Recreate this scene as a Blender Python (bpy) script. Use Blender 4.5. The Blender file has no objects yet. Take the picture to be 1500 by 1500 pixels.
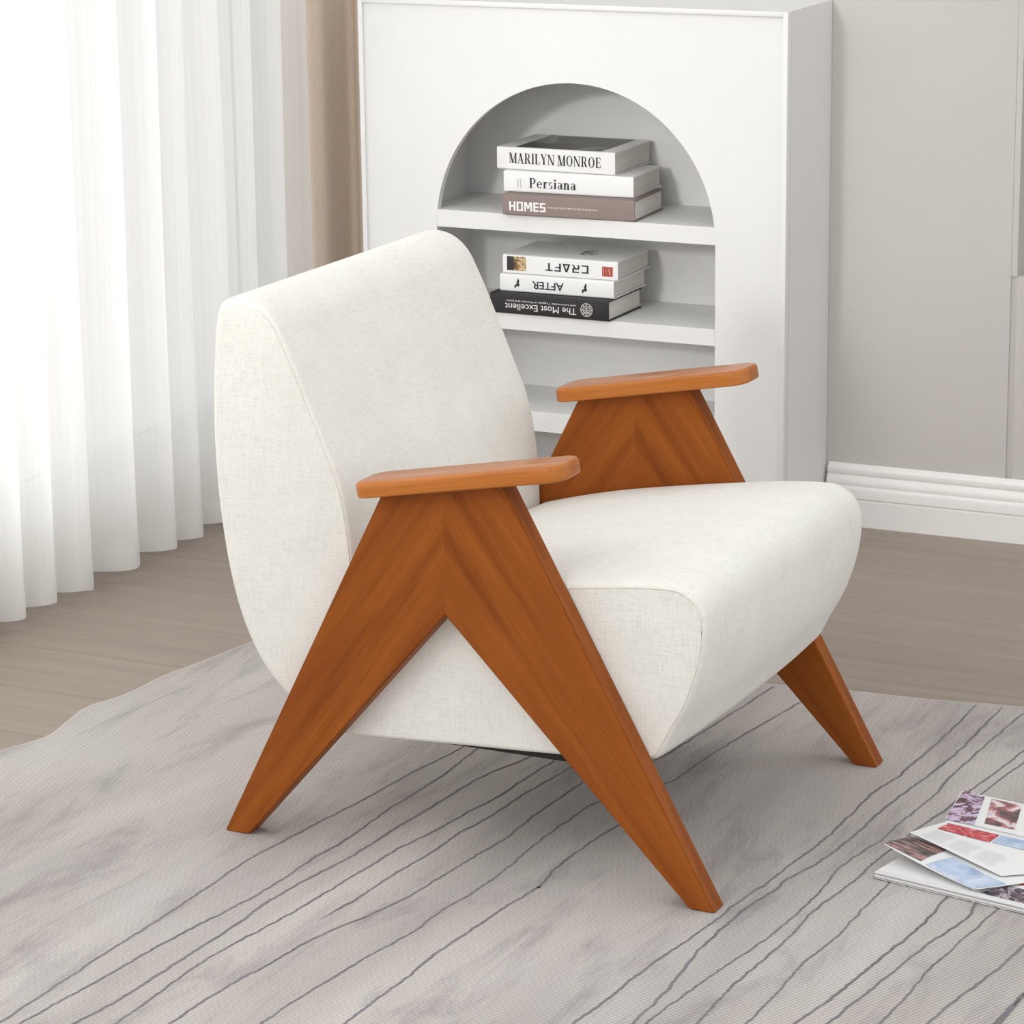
import bpy, bmesh, math, random
from mathutils import Vector, Matrix, noise as mnoise
random.seed(7)
C = bpy.context.scene.collection
SC = bpy.context.scene

# ------------------------------------------------------------------ camera, world, lights, exposure
CAM_POS = Vector((2.2456, -3.7241, 1.6305))
YAW, PITCH, ROLL, F_PX = -0.44449, 0.26032, -0.01263, 4597.64

def make_camera():
    cy, sy, cp, sp = math.cos(YAW), math.sin(YAW), math.cos(PITCH), math.sin(PITCH)
    fw = Vector((sy * cp, cy * cp, -sp)); rt = Vector((cy, -sy, 0)); up = rt.cross(fw)
    c, s = math.cos(ROLL), math.sin(ROLL)
    r2, u2 = rt * c + up * s, up * c - rt * s
    cd = bpy.data.cameras.new('camera'); cd.sensor_width = 36; cd.lens = 36 * F_PX / 1500
    cd.clip_start = .05; cd.clip_end = 60
    o = bpy.data.objects.new('camera', cd); C.objects.link(o)
    m = Matrix((r2, u2, -fw)).transposed().to_4x4(); m.translation = CAM_POS
    o.matrix_world = m; SC.camera = o
make_camera()

w = bpy.data.worlds.new('daylight'); SC.world = w; w.use_nodes = True
w.node_tree.nodes['Background'].inputs[0].default_value = (.975, .988, .995, 1)
w.node_tree.nodes['Background'].inputs[1].default_value = 1.14

def area(name, loc, target, sx, sy, power, col):
    d = bpy.data.lights.new(name, 'AREA'); d.shape = 'RECTANGLE'; d.size = sx; d.size_y = sy
    d.energy = power; d.color = col
    o = bpy.data.objects.new(name, d); C.objects.link(o); o.location = loc
    o.rotation_euler = (Vector(target) - Vector(loc)).to_track_quat('-Z', 'Z').to_euler()
    return o
# daylight outside the long window of the left wall; two large soft studio lamps on the camera's side, and an added unseen spot that brightens the bookcase niche
area('window_daylight', (-1.75, -.2, 1.3), (0, -.2, 1.3), 4.6, 2.6, 90, (1, 1, .99))
area('high_softbox', (-.6, -2.5, 2.9), (.2, .4, .2), 1.9, 1.6, 36, (1, .99, .98))
area('low_softbox', (-.3, -3.9, 1.3), (0, 1, .6), 2.2, 2.0, 6, (1, .99, .975))
sd = bpy.data.lights.new('niche_fill_spot', 'SPOT'); sd.energy = 410; sd.spot_size = math.radians(14); sd.spot_blend = 1; sd.shadow_soft_size = .25; sd.color = (1, .985, .965)
so = bpy.data.objects.new('niche_fill_spot', sd); C.objects.link(so); so.location = (-.5, -4.4, 2.25)
so.rotation_euler = (Vector((-.12, 1.95, .72)) - so.location).to_track_quat('-Z', 'Z').to_euler()

SC.view_settings.view_transform = 'Standard'; SC.view_settings.look = 'None'
SC.view_settings.gamma = 1; SC.view_settings.use_curve_mapping = False
SC.view_settings.exposure = 0.0

# ------------------------------------------------------------------ materials
def lin(r, g, b):
    f = lambda v: (v / 255) / 12.92 if v / 255 <= .04045 else ((v / 255 + .055) / 1.055) ** 2.4
    return (f(r), f(g), f(b), 1)

class NT:
    """small helper to write node trees"""
    def __init__(s, name):
        s.m = bpy.data.materials.new(name); s.m.use_nodes = True
        s.n = s.m.node_tree.nodes; s.l = s.m.node_tree.links
        s.b = s.n['Principled BSDF']
    def new(s, t, **kw):
        o = s.n.new(t)
        for k, v in kw.items():
            if k.startswith('i_'):
                k = k[2:]; k = int(k) if k.isdigit() else k.replace('_', ' ')
                o.inputs[k].default_value = v
            else: setattr(o, k, v)
        return o
    def to(s, a, b): s.l.new(a, b); return s
    def coords(s, scale=(1, 1, 1), kind='Object', rot=(0, 0, 0)):
        tc = s.new('ShaderNodeTexCoord'); mp = s.new('ShaderNodeMapping')
        mp.inputs['Scale'].default_value = scale; mp.inputs['Rotation'].default_value = rot
        s.to(tc.outputs[kind], mp.inputs[0]); return mp.outputs[0]
    def noise(s, vec, scale, detail=3, rough=.55, dist=0):
        n = s.new('ShaderNodeTexNoise'); n.inputs['Scale'].default_value = scale
        n.inputs['Detail'].default_value = detail; n.inputs['Roughness'].default_value = rough
        n.inputs['Distortion'].default_value = dist
        s.to(vec, n.inputs['Vector']); return n.outputs['Fac']
    def ramp(s, fac, stops):
        r = s.new('ShaderNodeValToRGB'); e = r.color_ramp.elements
        while len(e) < len(stops): e.new(.5)
        for x, (p, c) in zip(e, stops): x.position = p; x.color = c
        s.to(fac, r.inputs[0]); return r.outputs[0]
    def math(s, op, a, b=None, v=None):
        m = s.new('ShaderNodeMath', operation=op); s.to(a, m.inputs[0])
        if b is not None: s.to(b, m.inputs[1])
        if v is not None: m.inputs[1].default_value = v
        return m.outputs[0]
    def mix(s, fac, a, b, mode='MIX'):
        m = s.new('ShaderNodeMix', data_type='RGBA', blend_type=mode)
        for k, v in ((0, fac), (6, a), (7, b)):
            if isinstance(v, bpy.types.NodeSocket): s.to(v, m.inputs[k])
            else: m.inputs[k].default_value = v
        return m.outputs[2]
    def bump(s, h, strength, dist):
        b = s.new('ShaderNodeBump'); b.inputs['Strength'].default_value = strength
        b.inputs['Distance'].default_value = dist; s.to(h, b.inputs['Height'])
        s.to(b.outputs[0], s.b.inputs['Normal']); return s
    def col(s, c):
        if isinstance(c, bpy.types.NodeSocket): s.to(c, s.b.inputs['Base Color'])
        else: s.b.inputs['Base Color'].default_value = c
        return s
    def set(s, rough=.5, spec=.5, coat=0, coat_rough=.1, sheen=0):
        i = s.b.inputs; i['Roughness'].default_value = rough; i['Specular IOR Level'].default_value = spec
        i['Coat Weight'].default_value = coat; i['Coat Roughness'].default_value = coat_rough
        i['Sheen Weight'].default_value = sheen; return s

def plain(name, c, rough=.6, spec=.3):
    return NT(name).col(c).set(rough, spec).m

def paint(name, c, rough=.45, amount=.03):
    t = NT(name); v = t.coords()
    n = t.noise(v, 3.0, 4); k = 1 - amount
    t.col(t.ramp(n, [(.3, (c[0] * k, c[1] * k, c[2] * k, 1)), (.7, c)])).set(rough, .35)
    t.bump(t.noise(v, 160, 2), .04, .001); return t.m

def fabric(name, c, linen=1.0):
    t = NT(name); v = t.coords()
    h = None; dark = None
    for sc in ((45, 620, 620), (620, 45, 620), (620, 620, 45)):
        n = t.noise(t.coords(sc), 1.0, 2, .6)
        h = n if h is None else t.math('ADD', h, n)
    tone = t.ramp(h, [(0.0, (c[0] * .78, c[1] * .77, c[2] * .74, 1)), (.5, c), (1.0, c)])
    r = t.new('ShaderNodeMapRange'); r.inputs[1].default_value = 1.05; r.inputs[2].default_value = 1.95
    t.to(h, r.inputs[0])
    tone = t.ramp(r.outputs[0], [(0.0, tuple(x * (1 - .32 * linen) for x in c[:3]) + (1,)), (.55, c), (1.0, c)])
    cloud = t.ramp(t.noise(v, 14, 3), [(.35, (.965, .962, .955, 1)), (.65, (1, 1, 1, 1))])
    t.col(t.mix(1.0, tone, cloud, 'MULTIPLY')).set(.95, .12, sheen=.08)
    soft = t.noise(t.coords((9, 4, 9)), 1.0, 2)
    hh = t.math('ADD', t.math('MULTIPLY', h, v=.0009 * linen), t.math('MULTIPLY', soft, v=.006))
    t.bump(hh, .5, 1.0); return t.m

def wood(name, dark, mid, light, coat=.04):
    t = NT(name); v = t.coords((1, 1, 1))
    warp = t.noise(t.coords((2.2, 9, 9)), 1.0, 2)
    big = t.noise(t.coords((1.6, 22, 22)), 1.0, 3, .6, .6)
    fine = t.noise(t.coords((9, 420, 420)), 1.0, 3, .65)
    a = t.ramp(big, [(.28, dark), (.52, mid), (.78, light)])
    b = t.ramp(fine, [(.3, (.80, .77, .74, 1)), (.62, (1, 1, 1, 1))])
    c = t.ramp(warp, [(.3, (.90, .87, .84, 1)), (.7, (1.0, 1.0, 1.0, 1))])
    t.col(t.mix(1.0, t.mix(1.0, a, b, 'MULTIPLY'), c, 'MULTIPLY')).set(.5, .14, coat=coat, coat_rough=.14)
    t.bump(fine, .05, .001); return t.m

M = {}
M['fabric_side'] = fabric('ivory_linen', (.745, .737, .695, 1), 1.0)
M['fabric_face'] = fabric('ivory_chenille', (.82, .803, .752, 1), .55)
M['seam'] = plain('seam_thread', (.76, .72, .64, 1), .9, .1)
M['under'] = plain('black_lining', (.03, .028, .026, 1), .9, .1)
M['wood'] = wood('walnut_stain', (.215, .052, .0065, 1), (.325, .089, .012, 1), (.405, .122, .02, 1))
M['wood_arm'] = wood('walnut_gloss', (.40, .115, .015, 1), (.50, .160, .024, 1), (.57, .200, .036, 1), .5)  # lighter than the leg wood: grazing window highlight put into the base colour
M['paint'] = paint('white_paint', (.76, .755, .742, 1))
M['wall'] = paint('warm_grey_wall', (.60, .575, .54, 1), .7)
M['wall_white'] = paint('white_wall', (.78, .77, .74, 1), .7)
M['skirting'] = paint('skirting_paint', (.90, .885, .86, 1), .35)

def floor_mat():
    t = NT('greige_oak_planks'); oi = t.new('ShaderNodeObjectInfo')
    tc = t.new('ShaderNodeTexCoord'); ad = t.new('ShaderNodeVectorMath', operation='ADD')
    cx = t.new('ShaderNodeCombineXYZ'); t.to(t.math('MULTIPLY', oi.outputs['Random'], v=13.0), cx.inputs[0]); t.to(cx.outputs[0], cx.inputs[0]) if False else None
    t.to(t.math('MULTIPLY', oi.outputs['Random'], v=7.0), cx.inputs[1])
    t.to(tc.outputs['Object'], ad.inputs[0]); t.to(cx.outputs[0], ad.inputs[1])
    def mp(sc):
        m = t.new('ShaderNodeMapping'); m.inputs['Scale'].default_value = sc; t.to(ad.outputs[0], m.inputs[0]); return m.outputs[0]
    g = t.noise(mp((1.1, 26, 1)), 1.0, 4, .62, .8)
    f = t.noise(mp((4, 190, 1)), 1.0, 3, .6)
    base = t.ramp(g, [(.25, lin(144, 131, 121)), (.5, lin(152, 139, 128)), (.8, lin(160, 147, 136))])
    fine = t.ramp(f, [(.3, (.93, .925, .92, 1)), (.6, (1, 1, 1, 1))])
    one = t.ramp(oi.outputs['Random'], [(0, (.96, .955, .95, 1)), (1, (1.03, 1.03, 1.03, 1))])
    t.col(t.mix(1.0, t.mix(1.0, base, fine, 'MULTIPLY'), one, 'MULTIPLY')).set(.45, .4)
    t.bump(f, .06, .001); return t.m
M['floor'] = floor_mat()
M['subfloor'] = plain('subfloor', lin(96, 82, 72), .9)

def rug_mat():
    t = NT('printed_rug'); v = t.coords(rot=(0, 0, 0))
    smear = t.noise(t.coords((13, 2.8, 1)), 1.0, 6, .7, .6)
    smear2 = t.noise(t.coords((5.5, 1.1, 1)), 1.0, 4, .55, .4)
    tint = t.noise(v, 1.7, 3)
    base = t.ramp(smear2, [(.25, lin(170, 168, 165)), (.5, lin(188, 186, 182)), (.78, lin(206, 205, 201))])
    gr = t.ramp(smear, [(.26, lin(176, 174, 182)), (.50, (1, 1, 1, 1)), (1, (1, 1, 1, 1))])
    wm = t.ramp(tint, [(.3, (1.0, .975, .95, 1)), (.65, (.985, .99, 1.0, 1))])
    c = t.mix(1.0, t.mix(.6, base, gr, 'MULTIPLY'), wm, 'MULTIPLY')
    wv = t.new('ShaderNodeTexWave', wave_type='BANDS', bands_direction='DIAGONAL')
    wv.inputs['Scale'].default_value = 95; wv.inputs['Distortion'].default_value = .6; wv.inputs['Detail'].default_value = 1
    t.to(t.coords((1, -.45, 0)), wv.inputs[0])
    grain = t.noise(v, 520, 2, .7)
    wf = t.ramp(wv.outputs['Fac'], [(0, (.74, .735, .735, 1)), (.6, (1.08, 1.02, 1.02, 1))])
    gf = t.ramp(grain, [(.32, (.76, .755, .75, 1)), (.68, (1.14, 1.14, 1.14, 1))])
    t.col(t.mix(1.0, t.mix(1.0, c, wf, 'MULTIPLY'), gf, 'MULTIPLY')).set(1.0, .08)
    t.bump(t.math('ADD', t.math('MULTIPLY', wv.outputs['Fac'], v=.5), grain), .25, .002); return t.m
M['rug'] = rug_mat()
def stripe_mat():
    t = NT('rug_stripe'); n = t.noise(t.coords((60, 7, 1)), 1.0, 3)
    g = t.noise(t.coords(), 420, 2)
    a = t.ramp(n, [(.25, lin(114, 110, 114)), (.75, lin(140, 136, 138))])
    t.col(t.mix(1.0, a, t.ramp(g, [(.3, (.85, .85, .85, 1)), (.7, (1.1, 1.1, 1.1, 1))]), 'MULTIPLY')).set(1, .05); return t.m
M['stripe'] = stripe_mat()
M['binding'] = plain('cream_binding', lin(214, 205, 190), .9, .1)

def sheer_mat(name, alpha):
    t = NT(name); n, l = t.n, t.l
    uv = t.coords((1, 1, 1), 'UV')
    f = t.noise(t.coords((330, .6, 1), 'UV'), 1.0, 2, .6)
    c = t.ramp(f, [(.3, (.91, .905, .885, 1)), (.65, (.96, .955, .94, 1))])
    d = t.new('ShaderNodeBsdfDiffuse'); tr = t.new('ShaderNodeBsdfTranslucent'); tp = t.new('ShaderNodeBsdfTransparent')
    t.to(c, d.inputs[0]); t.to(c, tr.inputs[0])
    m1 = t.new('ShaderNodeMixShader'); m1.inputs[0].default_value = .58
    t.to(d.outputs[0], m1.inputs[1]); t.to(tr.outputs[0], m1.inputs[2])
    m2 = t.new('ShaderNodeMixShader'); m2.inputs[0].default_value = alpha
    t.to(tp.outputs[0], m2.inputs[1]); t.to(m1.outputs[0], m2.inputs[2])
    t.to(m2.outputs[0], n['Material Output'].inputs[0]); return t.m
M['sheer'] = sheer_mat('sheer_voile', .89)
M['hem'] = sheer_mat('sheer_hem', .9)
def drape_mat():
    t = NT('taupe_drape'); v = t.coords((500, 500, 60)); n = t.noise(v, 1.0, 2)
    t.col(t.ramp(n, [(.3, lin(190, 173, 157)), (.7, lin(202, 185, 169))])).set(.85, .2, sheen=.1); return t.m
M['drape'] = drape_mat()
M['frame_white'] = paint('window_frame_white', (.8, .8, .78, 1), .35)
t_ = NT('window_glass'); t_.b.inputs['Transmission Weight'].default_value = 1; t_.set(.0, .5)
t_.b.inputs['IOR'].default_value = 1.02; M['glass'] = t_.m

M['book_white'] = paint('book_white', (.80, .80, .79, 1), .4, .02)
M['book_cream'] = paint('book_ivory', (.76, .75, .73, 1), .4, .02)
M['book_taupe'] = paint('book_taupe', lin(140, 125, 119), .7, .06)
M['book_black'] = paint('book_black', lin(40, 38, 39), .5, .1)
def pages_mat():
    t = NT('page_edges'); w_ = t.noise(t.coords((3, 3, 1400)), 1.0, 2)
    t.col(t.ramp(w_, [(.3, lin(206, 198, 192)), (.65, lin(234, 228, 222))])).set(.8, .2); return t.m
M['pages'] = pages_mat()
M['ink'] = plain('black_ink', lin(52, 50, 54), .6)
M['text_grey'] = plain('text_grey', lin(214, 214, 216), .6)
M['ink_soft'] = plain('grey_ink', lin(190, 186, 184), .6)
M['white_ink'] = plain('white_ink', lin(236, 232, 230), .6)
M['pale_ink'] = plain('pale_ink', lin(186, 174, 168), .6)
M['paper'] = plain('white_paper', (.80, .80, .80, 1), .45, .35)
M['paper_blue'] = plain('blue_tinted_paper', lin(196, 208, 228), .4, .4)

def photo(name, stops, scale, dist=1.0, det=3, stretch=(1, 1, 1)):
    t = NT(name); n = t.noise(t.coords(stretch), scale, det, .6, dist)
    r = t.ramp(n, stops); t.n[-1]
    for x in t.n:
        if x.type == 'VALTORGB': x.color_ramp.interpolation = 'LINEAR'
    t.col(r).set(.35, .4); return t.m
M['photo_bw'] = photo('black_and_white_print', [(.40, lin(46, 45, 44)), (.55, lin(58, 57, 55)), (.62, lin(128, 126, 122)), (.75, lin(80, 78, 76))], 9, .6, 2)
M['photo_red'] = photo('red_print', [(.36, lin(120, 40, 50)), (.46, lin(190, 50, 62)), (.56, lin(212, 78, 88)), (.66, lin(228, 170, 172))], 130, .6, 4)
M['photo_dark'] = photo('dark_print', [(.38, lin(56, 50, 56)), (.5, lin(86, 78, 86)), (.58, lin(190, 180, 190)), (.66, lin(110, 96, 100))], 45, 1.2, 3)
M['photo_violet'] = photo('violet_print', [(.36, lin(60, 40, 52)), (.46, lin(122, 82, 96)), (.52, lin(196, 184, 212)), (.6, lin(206, 190, 214)), (.68, lin(170, 70, 80))], 48, 1.2, 3)
M['photo_crowd'] = photo('crowd_print', [(.34, lin(72, 66, 68)), (.44, lin(120, 84, 88)), (.50, lin(186, 120, 124)), (.56, lin(226, 216, 218)), (.70, lin(196, 182, 196))], 26, .4, 3)
M['photo_blue'] = photo('blue_print', [(.35, lin(150, 172, 206)), (.6, lin(200, 212, 232)), (.75, lin(222, 228, 238))], 22, .5, 3)
M['photo_brown'] = photo('brown_print', [(.38, lin(72, 62, 60)), (.5, lin(104, 92, 90)), (.6, lin(186, 140, 136)), (.7, lin(90, 80, 80))], 30, .8, 2, (1, 3, 1))
M['photo_coral'] = photo('coral_print', [(.4, lin(206, 84, 74)), (.6, lin(228, 118, 104))], 40)
M['photo_gold'] = photo('golden_portrait_print', [(.36, lin(70, 52, 36)), (.48, lin(150, 118, 70)), (.58, lin(214, 190, 150)), (.7, lin(120, 96, 60))], 90, .8, 2)
M['red_label'] = photo('red_label_print', [(.42, lin(160, 62, 52)), (.56, lin(178, 84, 74)), (.66, lin(222, 190, 180))], 160, .4, 2, (3, 1, .3))

# ------------------------------------------------------------------ building helpers
def obj(name, bm, mat, parent=None, smooth=None, loc=None, rot=None):
    me = bpy.data.meshes.new(name); bm.normal_update(); bm.to_mesh(me); bm.free()
    return obj_me(name, me, mat, parent, smooth, loc, rot)
def obj_me(name, me, mat, parent=None, smooth=None, loc=None, rot=None):
    if not isinstance(mat, (list, tuple)): mat = [mat]
    me.materials.clear()
    for m in mat: me.materials.append(m)
    o = bpy.data.objects.new(name, me); C.objects.link(o)
    if parent: o.parent = parent
    if loc: o.location = loc
    if rot: o.rotation_euler = rot
    if smooth:
        me.shade_smooth()
        if smooth < 180: me.set_sharp_from_angle(angle=math.radians(smooth))
    return o
def empty(name, loc=(0, 0, 0), rotz=0):
    o = bpy.data.objects.new(name, None); C.objects.link(o); o.location = loc; o.rotation_euler = (0, 0, rotz)
    o.empty_display_size = .05; return o
def tag(o, label=None, cat=None, group=None, kind=None):
    for k, v in (('label', label), ('category', cat), ('group', group), ('kind', kind)):
        if v: o[k] = v
    return o
def bx(bm, x0, x1, y0, y1, z0, z1):
    v = [bm.verts.new((x, y, z)) for z in (z0, z1) for y in (y0, y1) for x in (x0, x1)]
    for f in ((0, 2, 3, 1), (4, 5, 7, 6), (0, 1, 5, 4), (2, 6, 7, 3), (0, 4, 6, 2), (1, 3, 7, 5)):
        bm.faces.new([v[i] for i in f])
    return bm
def box(name, x0, x1, y0, y1, z0, z1, mat, parent=None, bev=0, seg=2):
    bm = bx(bmesh.new(), x0, x1, y0, y1, z0, z1)
    if bev: bmesh.ops.bevel(bm, geom=bm.edges[:], offset=bev, segments=seg, affect='EDGES', profile=.5)
    return obj(name, bm, mat, parent, 35 if bev else None)
def prism(bm, pts, axis, a0, a1):
    """extrude a polygon; axis 'y': pts are (x,z)"""
    def P(p, a): return (p[0], a, p[1]) if axis == 'y' else ((a, p[0], p[1]) if axis == 'x' else (p[0], p[1], a))
    A = [bm.verts.new(P(p, a0)) for p in pts]; B = [bm.verts.new(P(p, a1)) for p in pts]
    bm.faces.new(A); bm.faces.new(B[::-1])
    for i in range(len(pts)):
        j = (i + 1) % len(pts); bm.faces.new((A[j], A[i], B[i], B[j]))
    bmesh.ops.recalc_face_normals(bm, faces=bm.faces[:]); return bm
def tube(bm, path, r, n=6, closed=False):
    rings = []; N = len(path)
    for i, p in enumerate(path):
        p = Vector(p)
        a = Vector(path[(i - 1) % N] if (closed or i) else path[0]); b = Vector(path[(i + 1) % N] if (closed or i < N - 1) else path[-1])
        d = (b - a).normalized(); u = d.cross(Vector((0, 0, 1)))
        if u.length < 1e-3: u = d.cross(Vector((0, 1, 0)))
        u.normalize(); v = d.cross(u)
        rings.append([bm.verts.new(p + u * r * math.cos(k * 2 * math.pi / n) + v * r * math.sin(k * 2 * math.pi / n)) for k in range(n)])
    for i in range(N if closed else N - 1):
        A, B = rings[i], rings[(i + 1) % N]
        for k in range(n):
            bm.faces.new((A[k], A[(k + 1) % n], B[(k + 1) % n], B[k]))
    if not closed: bm.faces.new(rings[0][::-1]); bm.faces.new(rings[-1])
    bmesh.ops.recalc_face_normals(bm, faces=bm.faces[:]); return bm
def catmull(pts, n, closed=True):
    out = []; N = len(pts)
    for i in range(N if closed else N - 1):
        P = [Vector(pts[(i + k) % N] if closed else pts[min(max(i + k, 0), N - 1)]) for k in (-1, 0, 1, 2)]
        for k in range(n):
            t = k / n
            out.append(.5 * ((2 * P[1]) + (P[2] - P[0]) * t + (2 * P[0] - 5 * P[1] + 4 * P[2] - P[3]) * t * t + (3 * P[1] - P[0] - 3 * P[2] + P[3]) * t ** 3))
    if not closed: out.append(Vector(pts[-1]))
    return out
RUG_LINES = [
    [(0.084,-0.728),(0.084,-0.703),(0.086,-0.558),(0.085,-0.483),(0.089,-0.396),(0.090,-0.323),(0.090,-0.247),(0.090,-0.169),(0.090,-0.089),(0.094,-0.041),(0.101,0.008),(0.107,0.066),(0.113,0.112),(0.125,0.193),(0.132,0.279),(0.141,0.358),(0.156,0.462),(0.156,0.553)],
    [(0.108,-0.718),(0.109,-0.698),(0.117,-0.624),(0.128,-0.533),(0.137,-0.425),(0.147,-0.342),(0.160,-0.262),(0.168,-0.198),(0.172,-0.125),(0.173,-0.044),(0.180,0.025),(0.180,0.102),(0.179,0.189),(0.185,0.292),(0.186,0.368),(0.182,0.444),(0.182,0.554)],
    [(0.169,-0.691),(0.182,-0.609),(0.188,-0.507),(0.191,-0.416),(0.196,-0.299),(0.194,-0.240),(0.201,-0.144),(0.216,-0.042),(0.223,0.044),(0.225,0.113),(0.233,0.195),(0.238,0.297),(0.248,0.376),(0.272,0.463),(0.285,0.578)],
    [(0.220,-0.668),(0.221,-0.585),(0.219,-0.487),(0.221,-0.417),(0.231,-0.334),(0.235,-0.311),(0.246,-0.225),(0.254,-0.129),(0.262,-0.030),(0.267,0.038),(0.282,0.112),(0.291,0.194),(0.305,0.289),(0.309,0.383),(0.314,0.442),(0.317,0.477),(0.327,0.616),(0.346,0.792),(0.356,1.020)],
    [(0.291,-0.242),(0.302,-0.162),(0.307,-0.059),(0.317,0.043),(0.320,0.128),(0.331,0.202),(0.335,0.293),(0.343,0.370),(0.352,0.449),(0.364,0.592)],
    [(0.282,-0.641),(0.287,-0.530),(0.296,-0.446),(0.301,-0.427),(0.311,-0.342),(0.326,-0.264),(0.348,-0.195),(0.365,-0.112),(0.375,-0.013),(0.383,0.063),(0.391,0.142),(0.390,0.210),(0.391,0.272),(0.397,0.393),(0.406,0.511),(0.457,0.528),(0.474,0.659),(0.497,0.941),(0.501,0.987),(0.516,1.135)],
    [(0.387,-0.595),(0.386,-0.576),(0.393,-0.490),(0.403,-0.406),(0.413,-0.319),(0.427,-0.234),(0.429,-0.152),(0.438,-0.080),(0.443,0.001),(0.442,0.097),(0.441,0.172),(0.446,0.261),(0.453,0.326),(0.516,0.444),(0.526,0.553),(0.540,0.682),(0.565,0.879),(0.577,0.990)],
    [(0.485,-0.552),(0.486,-0.456),(0.489,-0.382),(0.489,-0.300),(0.492,-0.249),(0.498,-0.174),(0.504,-0.097),(0.514,-0.024),(0.515,-0.015),(0.507,0.060),(0.510,0.152),(0.520,0.245),(0.538,0.336)],
    [(0.746,-0.437),(0.755,-0.338),(0.760,-0.256),(0.767,-0.178),(0.777,-0.103),(0.785,-0.019),(0.789,0.042),(0.800,0.124),(0.807,0.215),(0.816,0.309),(0.817,0.430),(0.816,0.519),(0.829,0.617),(0.829,0.646),(0.835,0.794),(0.835,1.000)],
    [(0.814,-0.407),(0.815,-0.292),(0.809,-0.214),(0.803,-0.134),(0.804,-0.033),(0.808,0.028),(0.820,0.110),(0.820,0.141),(0.841,0.238),(0.851,0.367),(0.851,0.419),(0.858,0.528),(0.869,0.634),(0.877,0.753),(0.877,0.821),(0.877,0.994)],
    [(0.827,-0.402),(0.839,-0.288),(0.852,-0.189),(0.864,-0.115),(0.873,-0.032),(0.878,0.059),(0.878,0.135),(0.874,0.228),(0.891,0.342),(0.894,0.420),(0.903,0.529),(0.905,0.567),(0.901,0.629),(0.904,0.716),(0.909,0.841),(0.917,0.983),(0.918,1.016)],
    [(0.888,-0.375),(0.886,-0.241),(0.891,-0.151),(0.896,-0.058),(0.895,0.051),(0.908,0.171),(0.911,0.244),(0.922,0.381),(0.930,0.444),(0.939,0.500),(0.948,0.603),(0.963,0.722),(0.973,0.853)],
    [(0.944,-0.350),(0.946,-0.228),(0.944,-0.121),(0.953,-0.033),(0.954,0.077),(0.956,0.177),(0.959,0.355),(0.969,0.603),(0.985,0.751),(0.990,0.796)],
    [(0.997,-0.327),(1.016,-0.210),(1.028,-0.098),(1.041,0.020),(1.046,0.087),(1.044,0.169),(1.045,0.262)],
    [(1.036,-0.310),(1.049,-0.196),(1.059,-0.112),(1.073,0.005),(1.093,0.108),(1.089,0.166),(1.094,0.237)],
    [(1.097,-0.283),(1.101,-0.160),(1.100,-0.080),(1.109,0.014),(1.121,0.157),(1.129,0.213)],
    [(1.149,-0.260),(1.162,-0.153),(1.180,-0.045),(1.190,0.049),(1.195,0.087)],
    [(1.227,-0.226),(1.231,-0.148),(1.234,-0.101),(1.237,-0.060)],
]
# dir 86.67050775770902
# 86.45593654285314
# ------------------------------------------------------------------ the room
FZ = -.004                     # floor level; the rug's top is z = 0
BY, WY = 1.752, 1.995          # bookcase front, back wall
tag(box('floor', -1.3, 3.2, -4.2, 2.5, FZ - .05, FZ - .012, M['subfloor']), 'greige wooden plank floor under the rug and bookcase', kind='structure')
floor = bpy.data.objects['floor']
PW, PL = .2, 4.45
plank_me = None
for r in range(29):
    y0 = 2.06 - .2 * r - .0
    for x0 in (-1.27,):
        if plank_me is None:
            bm = bx(bmesh.new(), 0.0006, PL - .0006, .0007, PW - .0007, -.012, 0)
            bmesh.ops.bevel(bm, geom=[e for e in bm.edges if all(v.co.z > -.001 for v in e.verts)], offset=.0008, segments=1, affect='EDGES')
            o = obj('plank', bm, M['floor'], floor); plank_me = o.data
        else:
            o = bpy.data.objects.new('plank', plank_me); C.objects.link(o); o.parent = floor
        o.location = (x0, y0 - PW, FZ)

def wall(name, boxes, mat, label):
    bm = bmesh.new()
    for b in boxes: bx(bm, *b)
    return tag(obj(name, bm, mat), label, kind='structure')
WX = -.99
wall('wall_left', [(WX - .15, WX, -4.2, -3.0, FZ - .05, 2.75), (WX - .15, WX, 1.95, 2.45, FZ - .05, 2.75),
                   (WX - .15, WX, -3.0, 1.95, FZ - .05, .12), (WX - .15, WX, -3.0, 1.95, 2.5, 2.75)], M['wall_white'], 'white wall with a long window behind the curtains')
SX = .579
wall('wall_back', [(WX, SX, WY, WY + .12, FZ - .05, 2.75)], M['wall'], 'warm grey wall behind the bookcase')
# window in the left wall
win = tag(empty('window_1', (WX - .07, -.525, .12)), 'long bright window behind the white sheer curtain', kind='structure')
for i, (y0, y1, z0, z1) in enumerate([(-2.475, 2.475, 0, .05), (-2.475, 2.475, 2.33, 2.38), (-2.475, -2.425,   .05, 2.33), (2.425, 2.475,   .05, 2.33)]):
    box('window_frame', -.03, .03, y0, y1, z0, z1, M['frame_white'], win)
for y in (-1.2, 0): box('mullion', -.025, .025, y - .025, y + .025,   .05, 2.33, M['frame_white'], win)
for y, y2 in ((-2.425, -1.225), (-1.175, -.025), (.025, 2.425)): box('window_pane', -.004, .004, y, y2,   .05, 2.33, M['glass'], win)

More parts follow.
